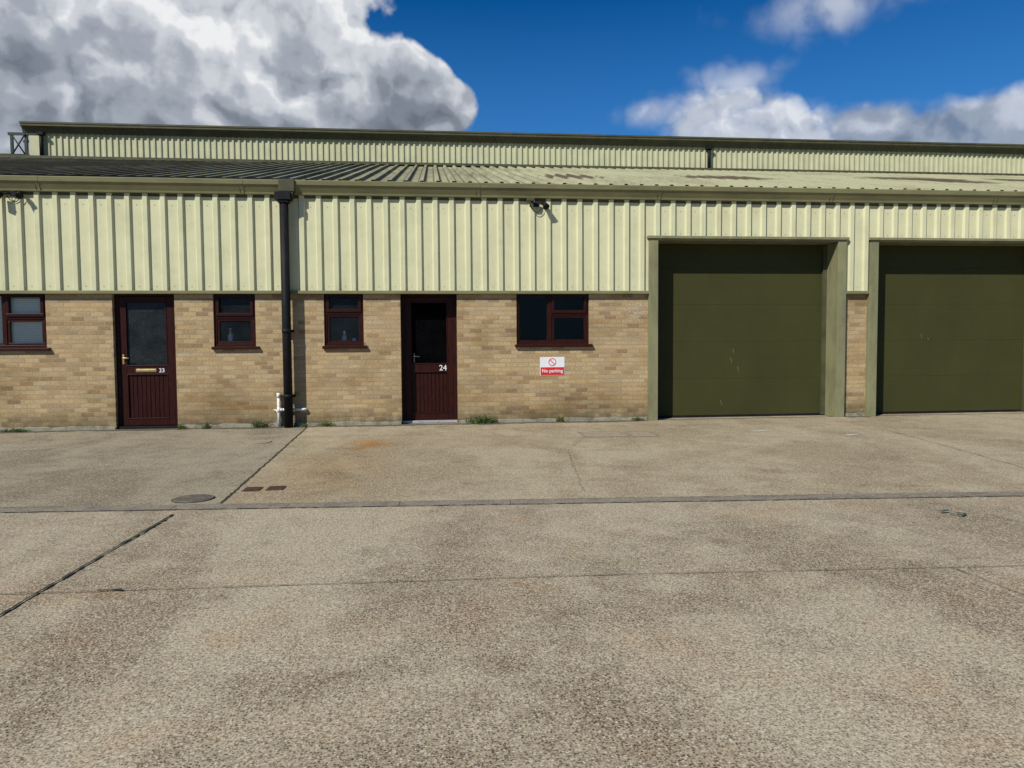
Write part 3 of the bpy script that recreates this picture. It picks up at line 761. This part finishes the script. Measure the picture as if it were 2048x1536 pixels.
# ------------------------------------------------------------------ light
AZ, EL = R(44), R(41.5)
S = Vector((-math.sin(AZ)*math.cos(EL), -math.cos(AZ)*math.cos(EL), math.sin(EL)))
sl = bpy.data.lights.new('sun', 'SUN'); sl.energy = 5.0; sl.angle = R(.5); sl.color = (1, .96, .875)
so = bpy.data.objects.new('sun', sl); C.objects.link(so); so.rotation_euler = (-S).to_track_quat('-Z', 'Y').to_euler(); so.location = (-10, -20, 20)
# ------------------------------------------------------------------ world
W = bpy.data.worlds.new('World'); sc.world = W; W.use_nodes = True
W.cycles.sampling_method = 'MANUAL'; W.cycles.sample_map_resolution = 256
t = NT(W.node_tree); bg = W.node_tree.nodes['Background']
sky = t.n('ShaderNodeTexSky', sky_type='NISHITA'); sky.sun_disc = False; sky.sun_elevation = EL; sky.sun_rotation = R(224)
sky.altitude = 0; sky.air_density = 1.0; sky.dust_density = .1; sky.ozone_density = 3.0
v = t.n('ShaderNodeTexCoord').outputs['Generated']
vz_ = xyz(t, v)
hs = t.n('ShaderNodeHueSaturation'); hs.inputs['Saturation'].default_value = 1.45; hs.inputs['Value'].default_value = .76
t.put(hs.inputs['Color'], sky.outputs[0])
skyc = t.mix(1.0, hs.outputs[0], (.50, .80, 1.0), 'MULTIPLY')
skyc = t.mix(t.mr(vz_[2], .42, .22, 0, .40), skyc, (.9, 3.1, 7.6))
def blob(px, py, rx, ry):
    d = ray(px, py).normalized()
    q = t.vm('MULTIPLY', t.vm('SUBTRACT', v, tuple(d)), (FPX/rx, .9, FPX/ry))
    return t.math('SUBTRACT', 1.0, t.vm('LENGTH', q))
def field(bl):
    r = None
    for b in bl:
        q = blob(*b); r = q if r is None else t.math('MAXIMUM', r, q)
    return r
warp = t.n('ShaderNodeTexNoise'); t.put(warp.inputs['Vector'], v); warp.inputs['Scale'].default_value = 9; warp.inputs['Detail'].default_value = 4
wv0 = t.vm('MULTIPLY', t.vm('SUBTRACT', warp.outputs['Color'], (.5, .5, .5)), (.13, .13, .13))
def height(off):
    vec = t.vm('ADD', v, off) if off else v
    a = t.noise(vec, 5.5, 7, .57)
    wv_ = t.vm('ADD', vec, wv0)
    c1 = t.vor(wv_, 12.0); c2 = t.vor(wv_, 28.0)
    p1 = t.math('SUBTRACT', .30, t.math('MULTIPLY', c1, c1)); p2 = t.math('SUBTRACT', .30, t.math('MULTIPLY', c2, c2))
    return t.math('ADD', t.math('MULTIPLY', a, .95), t.math('ADD', t.math('MULTIPLY', p1, .34), t.math('MULTIPLY', p2, .17)))
h1 = height(None); h2 = height((.015, 0, .021))
nb = t.noise(v, 2.6, 2, .45)
nz = t.math('SUBTRACT', h1, .51)
f1 = t.math('MINIMUM', field([(180, 60, 560, 380), (540, 130, 240, 230), (810, 215, 145, 125), (625, 20, 110, 90), (740, 300, 220, 110)]), .5)
f1 = t.math('SUBTRACT', f1, t.math('MAXIMUM', t.math('MULTIPLY', blob(985, 60, 160, 110), .8), 0))
f2 = t.math('MINIMUM', field([(1470, 245, 150, 75), (1670, 270, 170, 62), (1920, 268, 190, 66), (1620, 320, 560, 80)]), .5)
f3 = field([(1690, 5, 220, 75), (1300, 225, 130, 50), (1480, 165, 110, 60)])
e1 = t.math('ADD', f1, t.math('MULTIPLY', nz, .80))
e2 = t.math('ADD', f2, t.math('MULTIPLY', nz, 1.2))
e3 = t.math('ADD', f3, t.math('MULTIPLY', nz, 1.7))
a1 = t.mr(e1, -.01, .11, 0, 1, True); a2 = t.mr(e2, .0, .46, 0, .84, True); a3 = t.mr(e3, .1, 1.1, 0, .55, True)
al = t.math('MAXIMUM', t.math('MAXIMUM', a1, a2), a3)
rel = t.math('MULTIPLY', t.math('SUBTRACT', h1, h2), 2.0)
lowdark = t.mr(vz_[2], .26, .39, .38, 0)
lowleft = t.math('MULTIPLY', lowdark, t.mr(vz_[0], -.10, .05, 1, .62))
rightlit = t.mr(vz_[0], -.28, -.12, 0, .12)
thick = t.mr(t.math('MAXIMUM', e1, t.math('MULTIPLY', e2, .6)), .05, .6, 0, .24)
sh_ = t.math('SUBTRACT', t.math('ADD', t.math('ADD', t.math('ADD', .87, rightlit), rel), t.math('MULTIPLY', t.math('SUBTRACT', nb, .5), 1.4)), t.math('ADD', thick, lowleft))
ccol = t.ramp(sh_, [(0, (.15, .18, .225)), (.25, (.225, .26, .315)), (.5, (.38, .42, .485)), (.78, (.65, .68, .735)), (1, (.93, .94, .95))], 'EASE')
ccol = t.vm('MULTIPLY', ccol, (9.2, 9.2, 9.2))
t.put(bg.inputs['Color'], t.mix(al, skyc, ccol)); bg.inputs['Strength'].default_value = .1
